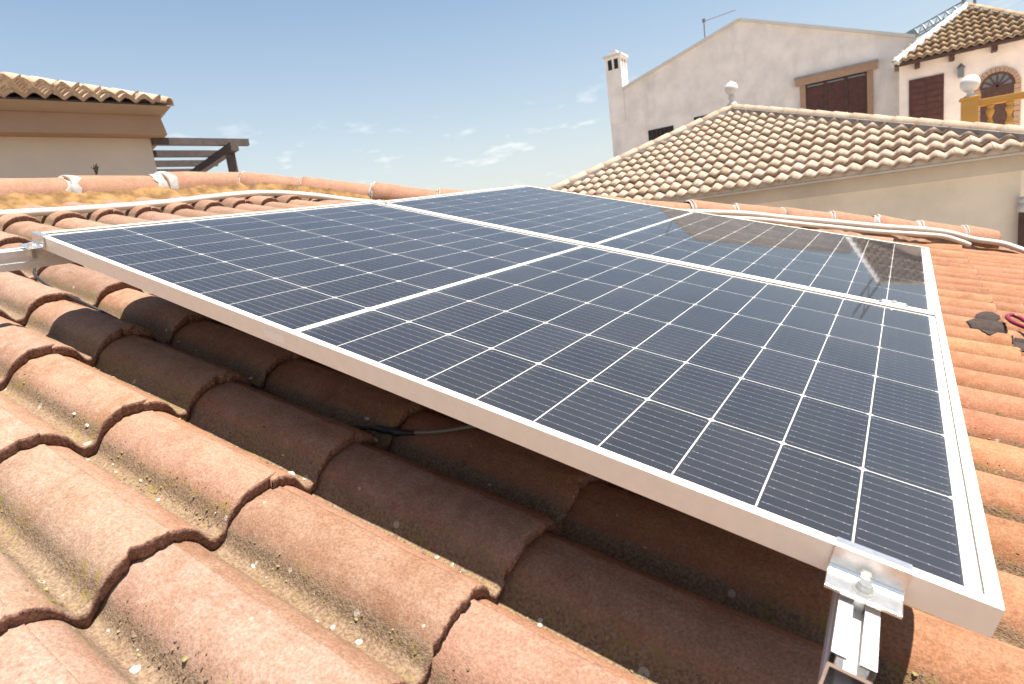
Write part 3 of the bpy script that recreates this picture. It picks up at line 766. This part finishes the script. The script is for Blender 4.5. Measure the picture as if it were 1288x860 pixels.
def hip_caps(parent, a, b, r_, step, m, bed=None, lift=.05):
    a = Vector(a); b = Vector(b); d = (b-a); n = max(1, int(d.length/step)); me = barrel_mesh(r_*1.08, r_*.9, d.length/n+.05, 77, .015, 10, 2, 190)
    me.materials.append(m)
    for i in range(n):
        p = a+d*(i/n); q = a+d*((i+1)/n)
        mt = axis_m(q+Vector((0, 0, lift)), p+Vector((0, 0, lift)))
        link('hip_tile', me, None, parent, mt @ Matrix.Rotation(R(random.uniform(-2, 2)), 4, 'Z'))
    if bed:
        MB().bar(a+Vector((0, 0, lift*.2)), b+Vector((0, 0, lift*.2)), r_*2.5, r_*1.3).build('hip_mortar', bed, parent)

# --- hipped house with finial, beyond the hip
EL, ER, EY, EZ = -6.1, 2.55, 9.0, .36
AP = Vector((-2.15, 13.35, 2.19))
h2 = thing('hipped_house', 'beige house with sand coloured hipped tile roof and white ball finial', 'house', Matrix.Translation((-1.8, 13, -6.2)))
off = Vector((-1.8, 13, -6.2))
def o2(*p): return Vector(p)-off
BY = 17.2
rp_ = MB(); c4 = [o2(EL, EY, EZ), o2(ER, EY, EZ), o2(ER, BY, EZ), o2(EL, BY, EZ), o2(*AP)]
rp_.add(c4, [(0, 1, 4), (1, 2, 4), (2, 3, 4), (3, 0, 4), (0, 3, 2, 1)])
h2r = rp_.build('roof', M_GREYM, h2)
n2 = slope_tiles(h2r, c4[0], c4[1], c4[4], .188, .345, .056, .038, M_FAR, keep=lambda p: (p+off).x > -5.3 and not ((p+off).x > 2.35), inset=.02)
hip_caps(h2r, c4[0], c4[4], .10, .40, M_FARD, M_GREYM); hip_caps(h2r, c4[1], c4[4], .10, .40, M_FARD, M_GREYM)
w2_ = MB(); w2_.box(EL+.35-off.x, ER-.45-off.x, EY+.3-off.y, BY-.35-off.y, 0, EZ-.02-off.z); w2_.build('wall', M_BEIGE, h2)
cv = MB(); cv.box(EL+.32-off.x, ER-.42-off.x, EY+.285-off.y, EY+.31-off.y, EZ-.22-off.z, EZ-.03-off.z); cv.build('eave_moulding', M_EAVE, h2)
MB().box(EL+.1-off.x, ER-.1-off.x, EY+.01-off.y, EY+.08-off.y, EZ-.03-off.z, EZ+.055-off.z).build('eave_closure', M_EAVE, h2)
fi = MB(); fi.lathe([(.10, 0), (.10, .05), (.05, .09), (.045, .14), (.08, .18), (.05, .22), (.06, .24)]+[(.135*math.sin(math.pi*k/12), .36-.135*math.cos(math.pi*k/12)) for k in range(1, 12)]+[(.02, .50), (.005, .52)], 20)
fi.build('finial', M_CAPW, h2, Matrix.Translation(o2(AP.x, AP.y, AP.z+.10)), True)
dp = MB(); dp.box(2.085-off.x, 2.16-off.x, EY+.20-off.y, EY+.28-off.y, -3-off.z, -.38-off.z); dp.build('downpipe', M_WOOD, h2)
dj = MB(); dj.lathe([(.03, 0), (.06, .02), (.06, .09), (.03, .11), (.055, .13), (.055, .18), (.02, .2)], 14); dj.build('pipe_collar', M_CAPW, h2, Matrix.Translation(o2(2.125, EY+.24, -.38)), True)
print('h2 tiles', n2)

# --- tall white gable house
WY = 23.0; SW = (WY+.541)/(15+.541)
def wq(x, z): return (.768+(x-.768)*SW, .0965+(z-.0965)*SW)
wh = thing('gable_house', 'tall white rendered gable house behind the hipped roof', 'house', Matrix.Translation((-4, WY, -6.2)))
ow = Vector((-4, WY, -6.2))
eL = wq(-5.20, 3.56); apx = wq(-2.24, 4.40); eR = wq(1.14, 3.10); chl = wq(-5.64, 4.5)
gb = -6.2
pol = [(chl[0], gb), (eR[0], gb), eR, apx, eL, (chl[0], eL[1])]
mb = MB(); mb.prism([(x-ow.x, z-ow.z) for x, z in pol], 0, 7); mb.build('wall', M_WHITE, wh)
cp_ = MB()
for a, b in ((eL, apx), (apx, eR)):
    cp_.bar((a[0]-ow.x, .10, a[1]+.035-ow.z), (b[0]-ow.x, .10, b[1]+.035-ow.z), .42, .09)
cp_.build('coping', M_CAPW, wh)
rfm = MB(); rfm.add([(eL[0]-ow.x, .3, eL[1]+.05-ow.z), (apx[0]-ow.x, .3, apx[1]+.05-ow.z), (apx[0]-ow.x, 7.2, apx[1]+.05-ow.z), (eL[0]-ow.x, 7.2, eL[1]+.05-ow.z), (eR[0]-ow.x, .3, eR[1]+.05-ow.z), (eR[0]-ow.x, 7.2, eR[1]+.05-ow.z)], [(0, 1, 2, 3), (1, 4, 5, 2)])
rfm.build('roof', M_FAR, wh)
# chimney
cx0, cx1 = chl[0], wq(-5.21, 4)[0]; ctop = wq(0, 4.43)[1]
ch = MB(); ch.box(cx0-ow.x, cx1-ow.x, -.03, .62, eL[1]-1.2-ow.z, ctop-ow.z); cho = ch.build('chimney', M_WHITE, wh)
cm_ = (cx0+cx1)/2
MB().box(cx0-.07-ow.x, cx1+.07-ow.x, -.10, .69, ctop-ow.z, ctop+.08-ow.z).build('cap_slab', M_CAPW, cho)
pc_ = MB(); pc_.prism([(cx0+.10-ow.x, ctop+.08-ow.z), (cx1-.10-ow.x, ctop+.08-ow.z), (cx1-.22-ow.x, ctop+.26-ow.z), (cx0+.22-ow.x, ctop+.26-ow.z)], .05, .55); pc_.build('cowl', M_CAPW, cho)
for k in (-.13, .13): MB().box(cm_+k-.085-ow.x, cm_+k+.085-ow.x, -.036, -.028, ctop-.48-ow.z, ctop-.10-ow.z).build('flue_opening', M_DARK, cho)
for k in (.16, .42): MB().box(cx1-.004-ow.x, cx1+.006-ow.x, k-.07, k+.07, ctop-.42-ow.z, ctop-.10-ow.z).build('flue_opening', M_BRICK, cho)
# shuttered window with brick surround
x0, zt = wq(-.90, 2.66); x1, _ = wq(.29, 2.66); zb = wq(0, 1.55)[1]
wi = link('window', MB().box(x0-ow.x, x1-ow.x, -.02, .05, zb-ow.z, zt-ow.z).mesh(), M_DARK, wh)
sm = MB(); sm.box(x0-.17-ow.x, x0-ow.x, -.05, .05, zb-ow.z, zt-ow.z).box(x1-ow.x, x1+.17-ow.x, -.05, .05, zb-ow.z, zt-ow.z).box(x0-.17-ow.x, x1+.17-ow.x, -.05, .05, zb-.14-ow.z, zb-ow.z); sm.build('surround', M_BRICK, wi)
MB().box(x0-.30-ow.x, x1+.30-ow.x, -.16, .05, zt-ow.z, zt+.22-ow.z).build('lintel', M_BRICK, wi)
MB().box(x0-.32-ow.x, x1+.32-ow.x, -.20, .05, zt+.22-ow.z, zt+.28-ow.z).build('lintel_cap', M_GREYM, wi)
wdt = (x1-x0)/3
for k in range(3):
    a = x0+wdt*k+.06; b = x0+wdt*(k+1)-.06
    s_ = MB(); s_.box(a-ow.x, b-ow.x, -.032, -.02, zb+.05-ow.z, zt-.12-ow.z); s_.build('shutter', M_SHUT, wi)
    MB().box(a-ow.x, b-ow.x, -.030, -.02, zt-.10-ow.z, zt-.05-ow.z).build('shutter_box', M_GREYMETAL, wi)
for k in range(4):
    a = x0+wdt*k; MB().box(max(x0, a-.055)-ow.x, min(x1, a+.055)-ow.x, -.04, -.02, zb-ow.z, zt-ow.z).build('mullion', M_WOOD, wi)
# two small grilled openings low on the wall
for (xa, xb, za, zc) in ((-4.62, -3.95, 2.02, 2.40), (-3.42, -3.02, 2.33, 2.48)):
    a = wq(xa, za); b = wq(xb, zc)
    ow_ = link('small_window', MB().box(a[0]-ow.x, b[0]-ow.x, -.012, .02, a[1]-ow.z, b[1]-ow.z).mesh(), M_DARK, wh)
    for k in range(1, 6):
        xx = a[0]+(b[0]-a[0])*k/6-ow.x; MB().box(xx-.012, xx+.012, -.03, -.012, a[1]-ow.z, b[1]-ow.z).build('grille_bar', M_WOOD, ow_)
an = thing('roof_antenna', 'thin bent antenna pole on the white gable coping', 'antenna', Matrix.Translation((wq(-3.09, 0)[0], WY+.3, wq(0, 4.15)[1])))
MB().tube([(0, 0, -.1), (0, 0, .82)], .022, 8).build('mast', M_GREYMETAL, an)
MB().tube([(-.02, 0, .80), (1.12, 0, .86)], .018, 8).build('arm', M_GREYMETAL, an)
MB().box(-.05, .05, -.05, .05, .76, .88).build('joint_clamp', M_GREYMETAL, an)

# --- terrace house on the right
RY = 22.0; SR = (RY+.541)/(14+.541)
def rq(x, z): return (.768+(x-.768)*SR, .0965+(z-.0965)*SR)
orr = Vector((3, RY, -6.2))
rh = thing('terrace_house', 'pale terrace house with tiled pyramid roof and arched window', 'house', Matrix.Translation(orr))
rl = rq(.86, 2.4); ez = 3.76
MB().box(rl[0]-orr.x, 5.2-orr.x, 0, 5.2, 0, ez-orr.z).build('wall', M_PINK, rh)
a_, b_, t_ = Vector((rl[0]-.12, RY-.32, ez+.02))-orr, Vector((4.55, RY-.32, ez+.02))-orr, Vector((2.70, RY+2.3, 5.42))-orr
c_, d_ = Vector((4.55, RY+5, ez+.02))-orr, Vector((rl[0]-.12, RY+5, ez+.02))-orr
rr_ = MB().add([a_, b_, c_, d_, t_], [(0, 1, 4), (1, 2, 4), (2, 3, 4), (3, 0, 4), (0, 3, 2, 1)]).build('roof', M_GREYM, rh)
n3 = slope_tiles(rr_, a_, b_, t_, .2, .36, .07, .045, M_FARR)
hip_caps(rr_, a_, t_, .10, .38, M_CAPW, M_CAPW); hip_caps(rr_, b_, t_, .10, .38, M_FARR, M_GREYM)
bd = MB().bar(a_+Vector((0, .02, -.05)), b_+Vector((0, .02, -.05)), .10, .07).build('eave_board', M_WOOD, rh)
for xx in (1.15, 1.68, 2.30): 
    q = rq(xx, 0)[0]-orr.x; MB().box(q-.06, q+.06, -.28, .0, ez-.20-orr.z, ez-.03-orr.z).build('rafter_end', M_WOOD, rh)
dl = rq(1.02, 2.15); dr = rq(1.57, .45)
do = link('door', MB().box(dl[0]-orr.x, dr[0]-orr.x, -.03, .02, dr[1]-orr.z, dl[1]-orr.z).mesh(), M_SHUT, rh)
mid_ = (dl[0]+dr[0])/2-orr.x
for k in range(14):
    z = dr[1]+.16+k*(dl[1]-dr[1]-.2)/14-orr.z
    for s_ in (0, 1):
        MB().box((dl[0]-orr.x+.05) if s_ == 0 else mid_+.02, (mid_-.02) if s_ == 0 else dr[0]-orr.x-.05, -.045, -.03, z, z+(dl[1]-dr[1]-.2)/14*.72).build('slat', M_SHUT, do)
MB().box(dl[0]+.08-orr.x, dl[0]+.22-orr.x, -.07, -.045, rq(0, 1.22)[1]-orr.z, rq(0, 1.24)[1]-orr.z).build('handle', M_STEEL, do)
# arched window
acx = rq(2.36, 0)[0]-orr.x; aw = (rq(2.60, 0)[0]-rq(2.12, 0)[0])/2; ab = rq(0, .95)[1]-orr.z; asp = rq(0, 1.72)[1]-orr.z
def arch(r_, w_): return [(acx-w_, ab), (acx+w_, ab)]+[(acx+w_*math.cos(R(k*12)), asp+r_*math.sin(R(k*12))) for k in range(16)]
aw_ = link('arched_window', MB().prism(arch(aw, aw), -.02, .02).mesh(), M_GLASSD, rh)
# brick voussoirs
for k in range(15):
    a0 = R(k*12+.6); a1 = R(k*12+11.4); q = [(acx+r_*math.cos(a), asp+r_*math.sin(a)) for r_, a in ((aw, a0), (aw+.15, a0), (aw+.15, a1), (aw, a1))]
    MB().prism(q, -.05, .02).build('brick', M_BRICK, aw_)
for s_ in (-1, 1):
    xs_ = sorted((acx+s_*aw, acx+s_*(aw+.15)))
    for k in range(8):
        z = ab+(asp-ab)*k/8; MB().box(xs_[0], xs_[1], -.05, .02, z+.008, z+(asp-ab)/8-.008).build('brick', M_BRICK, aw_)
fr_ = MB(); fr_.box(acx-aw, acx+aw, -.045, -.02, asp-.05, asp+.03).box(acx-aw, acx+aw, -.045, -.02, ab, asp-.05)
fr_.build('leaf', M_WOOD, aw_)
for k in range(1, 6):
    a = R(30*k); MB().bar((acx, -.033, asp), (acx+aw*math.cos(a), -.033, asp+aw*math.sin(a)), .035, .045, (0, 1, 0)).build('fan_bar', M_WOOD, aw_)
ar_ = [(acx+aw*math.cos(R(k*10)), -.033, asp+aw*math.sin(R(k*10))) for k in range(19)]
MB().tube(ar_, .035, 6).build('arch_frame', M_WOOD, aw_)
la = rq(1.82, 2.13); lt = thing('wall_lamp', 'small glass lantern on the pale wall between door and arched window', 'lamp', Matrix.Translation((la[0], RY-.12, la[1]-.2)))
MB().box(-.07, .07, -.07, .07, .0, .26).build('lantern', M_GLASSD, lt)
MB().lathe([(.11, .26), (.10, .29), (.02, .38), (.005, .40)], 4).build('lantern_cap', M_GREYMETAL, lt); MB().box(-.02, .02, .05, .12, .1, .18).build('bracket', M_GREYMETAL, lt)

# --- ochre balustrade of the terrace
BYY = 18.6; SB = (BYY+.541)/(9.541)
def bq(x, z): return (.768+(x-.768)*SB, .0965+(z-.0965)*SB)
ps = bq(1.553, .6); pt = bq(1.553, 1.10)
bl = thing('terrace_balustrade', 'ochre balustrade with turned balusters in front of the arched window', 'balustrade', Matrix.Translation((ps[0], BYY, ps[1]-.2)))
ob = Vector((ps[0], BYY, ps[1]-.2)); tz = pt[1]-ob.z
pm = MB().box(-.165, .165, -.165, .165, 0, tz-.06).box(-.20, .20, -.20, .20, tz-.06, tz).build('post', M_ORANGE, bl, bevel=.01)
MB().lathe([(.13, 0), (.13, .03), (.07, .06), (.06, .12), (.09, .14)]+[(.205*math.sin(math.pi*k/14), .325-.205*math.cos(math.pi*k/14)) for k in range(2, 14)]+[(.004, .53)], 22).build('ball_finial', M_CAPW, bl, Matrix.Translation((0, 0, tz)), True)
rz = bq(0, 1.02)[1]-ob.z
MB().box(.17, 2.6, -.11, .11, rz-.05, rz+.06).box(.17, 2.6, -.085, .085, rz-.10, rz-.05).build('handrail', M_ORANGE, bl, bevel=.008)
MB().box(.17, 2.6, -.11, .11, .05, .16).build('plinth_rail', M_ORANGE, bl)
bh = rz-.10-.16
bme = MB().lathe([(.075, 0), (.075, .06), (.05, .08), (.06, .11), (.095, .22*bh+.06), (.10, .30*bh), (.075, .42*bh), (.045, .55*bh), (.04, .62*bh), (.05, .66*bh), (.085, .78*bh), (.08, .84*bh), (.05, .90*bh), (.075, bh-.05), (.075, bh)], 16).mesh(True)
for k in range(6): link('baluster', bme, M_ORANGE, bl, Matrix.Translation((.40+k*.37, 0, .16)))
MB().box(2.55, 2.9, -.17, .17, 0, tz).build('end_pier', M_ORANGE, bl)
te = MB().box(1.4, 9, BYY-.5, RY+.3, ob.z-.18, ob.z).build('terrace_slab', M_BEIGE, None); tag(te, 'beige terrace slab behind the hipped roof', 'terrace')
MB().box(1.5-5, 8.9-5, -1.8, 1.8, -6.2-ob.z+.2, -.18).build('support', M_BEIGE, te, Matrix.Translation((5, (BYY+RY)/2, ob.z)))

# --- tower crane far behind
cy = 60.0
tcq = thing('tower_crane', 'grey lattice crane jib slanting behind the terrace house roof', 'crane', Matrix.Translation((5.6, cy, -6.2)))
jb = MB(); pa = Vector((-.15, 0, 19.55)); pb = Vector((-7.2, 0, 17.05)); dj_ = (pb-pa); upv = Vector((0, 0, .62)); sd_ = Vector((0, .5, 0))
for o_ in (sd_*0+upv*.5, -sd_-upv*.5, sd_-upv*.5): jb.bar(pa+o_, pb+o_, .10, .10)
nb_ = 14
for k in range(nb_):
    a = pa+dj_*(k/nb_); b = pa+dj_*((k+1)/nb_); m_ = (a+b)/2
    for s_ in (-1, 1):
        jb.bar(a+sd_*s_-upv*.5, m_+upv*.5, .055, .055); jb.bar(m_+upv*.5, b+sd_*s_-upv*.5, .055, .055)
    jb.bar(a+sd_-upv*.5, a-sd_-upv*.5, .055, .055, (1, 0, 0))
jb.build('jib', M_GREYMETAL, tcq)
ms = MB()
for sx in (-.35, .35):
    for sy in (-.35, .35): ms.bar((sx, sy, 0), (sx, sy, 23), .13, .13, (1, 0, 0))
for k in range(16):
    for sy in (-.35, .35): ms.bar((-.35, sy, k*1.4), (.35, sy, k*1.4+1.4), .07, .07)
ms.build('mast', M_GREYMETAL, tcq)
MB().box(-3.9, -3.3, -.5, .5, 17.9, 18.5).build('trolley', M_GREYMETAL, tcq)

# --- tan house on the left with pergola
SL = 1.55; ang = R(73.862); ev = Vector((math.cos(ang), math.sin(ang), 0)); nv = Vector((-math.sin(ang), math.cos(ang), 0))
c0 = CAM+(Vector((-5.344131, 2.629124, 1.359481))-CAM)*SL
hm = Matrix(((ev.x, nv.x, 0, c0.x), (ev.y, nv.y, 0, c0.y), (0, 0, 1, 0), (0, 0, 0, 1)))      # x along the wall, y away from us, z up
def lz(z): return .0965+(z-.0965)*SL
lh = thing('tan_house', 'tan rendered house with brown cornice and straw coloured tiles, far left', 'house', hm @ Matrix.Translation((-3, 3, -6.2)))
LO = Vector((-3, 3, -6.2))
def lp(x, y, z): return Vector((x, y, z))-LO
def lbox(mb, x0, x1, y0, y1, z0, z1): return mb.box(x0-LO.x, x1-LO.x, y0-LO.y, y1-LO.y, z0-LO.z, z1-LO.z)
wtop = lz(1.515); gz = lz(1.722); fb = lz(1.48); fT = lz(1.662)
lbox(MB(), -8, 0, 0, 7, -6.2, wtop).build('wall', M_TAN, lh)
# cornice: splayed fascia and gutter lip
def ring(y_out0, z0, y_out1, z1):     # y_out = how far it stands out from the wall plane
    mb = MB(); mb.add([lp(-8, -y_out0, z0), lp(y_out0*.62, -y_out0, z0), lp(y_out1*.62, -y_out1, z1), lp(-8, -y_out1, z1),
                       lp(y_out0*.62, 7, z0), lp(y_out1*.62, 7, z1), lp(-8, 7, z0), lp(-8, 7, z1)],
                      [(0, 1, 2, 3), (1, 4, 5, 2), (0, 6, 4, 1), (3, 2, 5, 7)]); return mb
ring(.30, fb, .24, fT).build('fascia', M_BROWNP, lh)
ring(.0, fb-.001, .30, fb+.0).build('soffit', M_BROWNP, lh)
ring(.26, fT, .46, gz).build('gutter', M_GUTTER, lh)
tn = math.tan(R(21.5)); ee = gz+.02; yo = -.42; xo = .24
A1 = lp(-8, yo, ee); B1 = lp(xo, yo, ee); hh_ = 3.4
T1 = lp(xo-hh_, yo+hh_, ee+hh_*tn)
rfl = MB().add([A1, B1, T1, lp(-8, yo+hh_, ee+hh_*tn), lp(xo, 7, ee), lp(xo-hh_, 7, ee+hh_*tn)], [(0, 1, 2, 3), (1, 4, 5, 2)]).build('roof', M_GREYM, lh)
A2 = lp(xo-2*hh_, yo, ee)
n4 = slope_tiles(rfl, A2, B1, T1, .21, .30, .075, .055, M_FARL, keep=lambda p: (p+LO).x > -4.2)
hip_caps(rfl, B1, T1, .105, .40, M_FARL, None, .02)
print('left tiles', n4, 'right', n3)
pg = thing('pergola', 'dark brown timber pergola beside the tan house', 'pergola', hm @ Matrix.Translation((.72*SL, 0, -6.2)))
PO = Vector((.72*SL, 0, -6.2)); pz = lz(1.43)
for yk in (0.0, 1.0, 1.95, 2.9):
    MB().box(.02-PO.x, .93*SL-PO.x, yk-.05, yk+.05, pz-.02-PO.z, pz+.085-PO.z).build('beam', M_PERG, pg)
MB().box(-.06, .06, -.3, 3.4, pz-.15-PO.z, pz-.02-PO.z).build('cross_beam', M_PERG, pg)
for yk in (0.0, 3.1): MB().box(-.06, .06, yk-.06, yk+.06, 0, pz-.15-PO.z).build('post', M_PERG, pg)
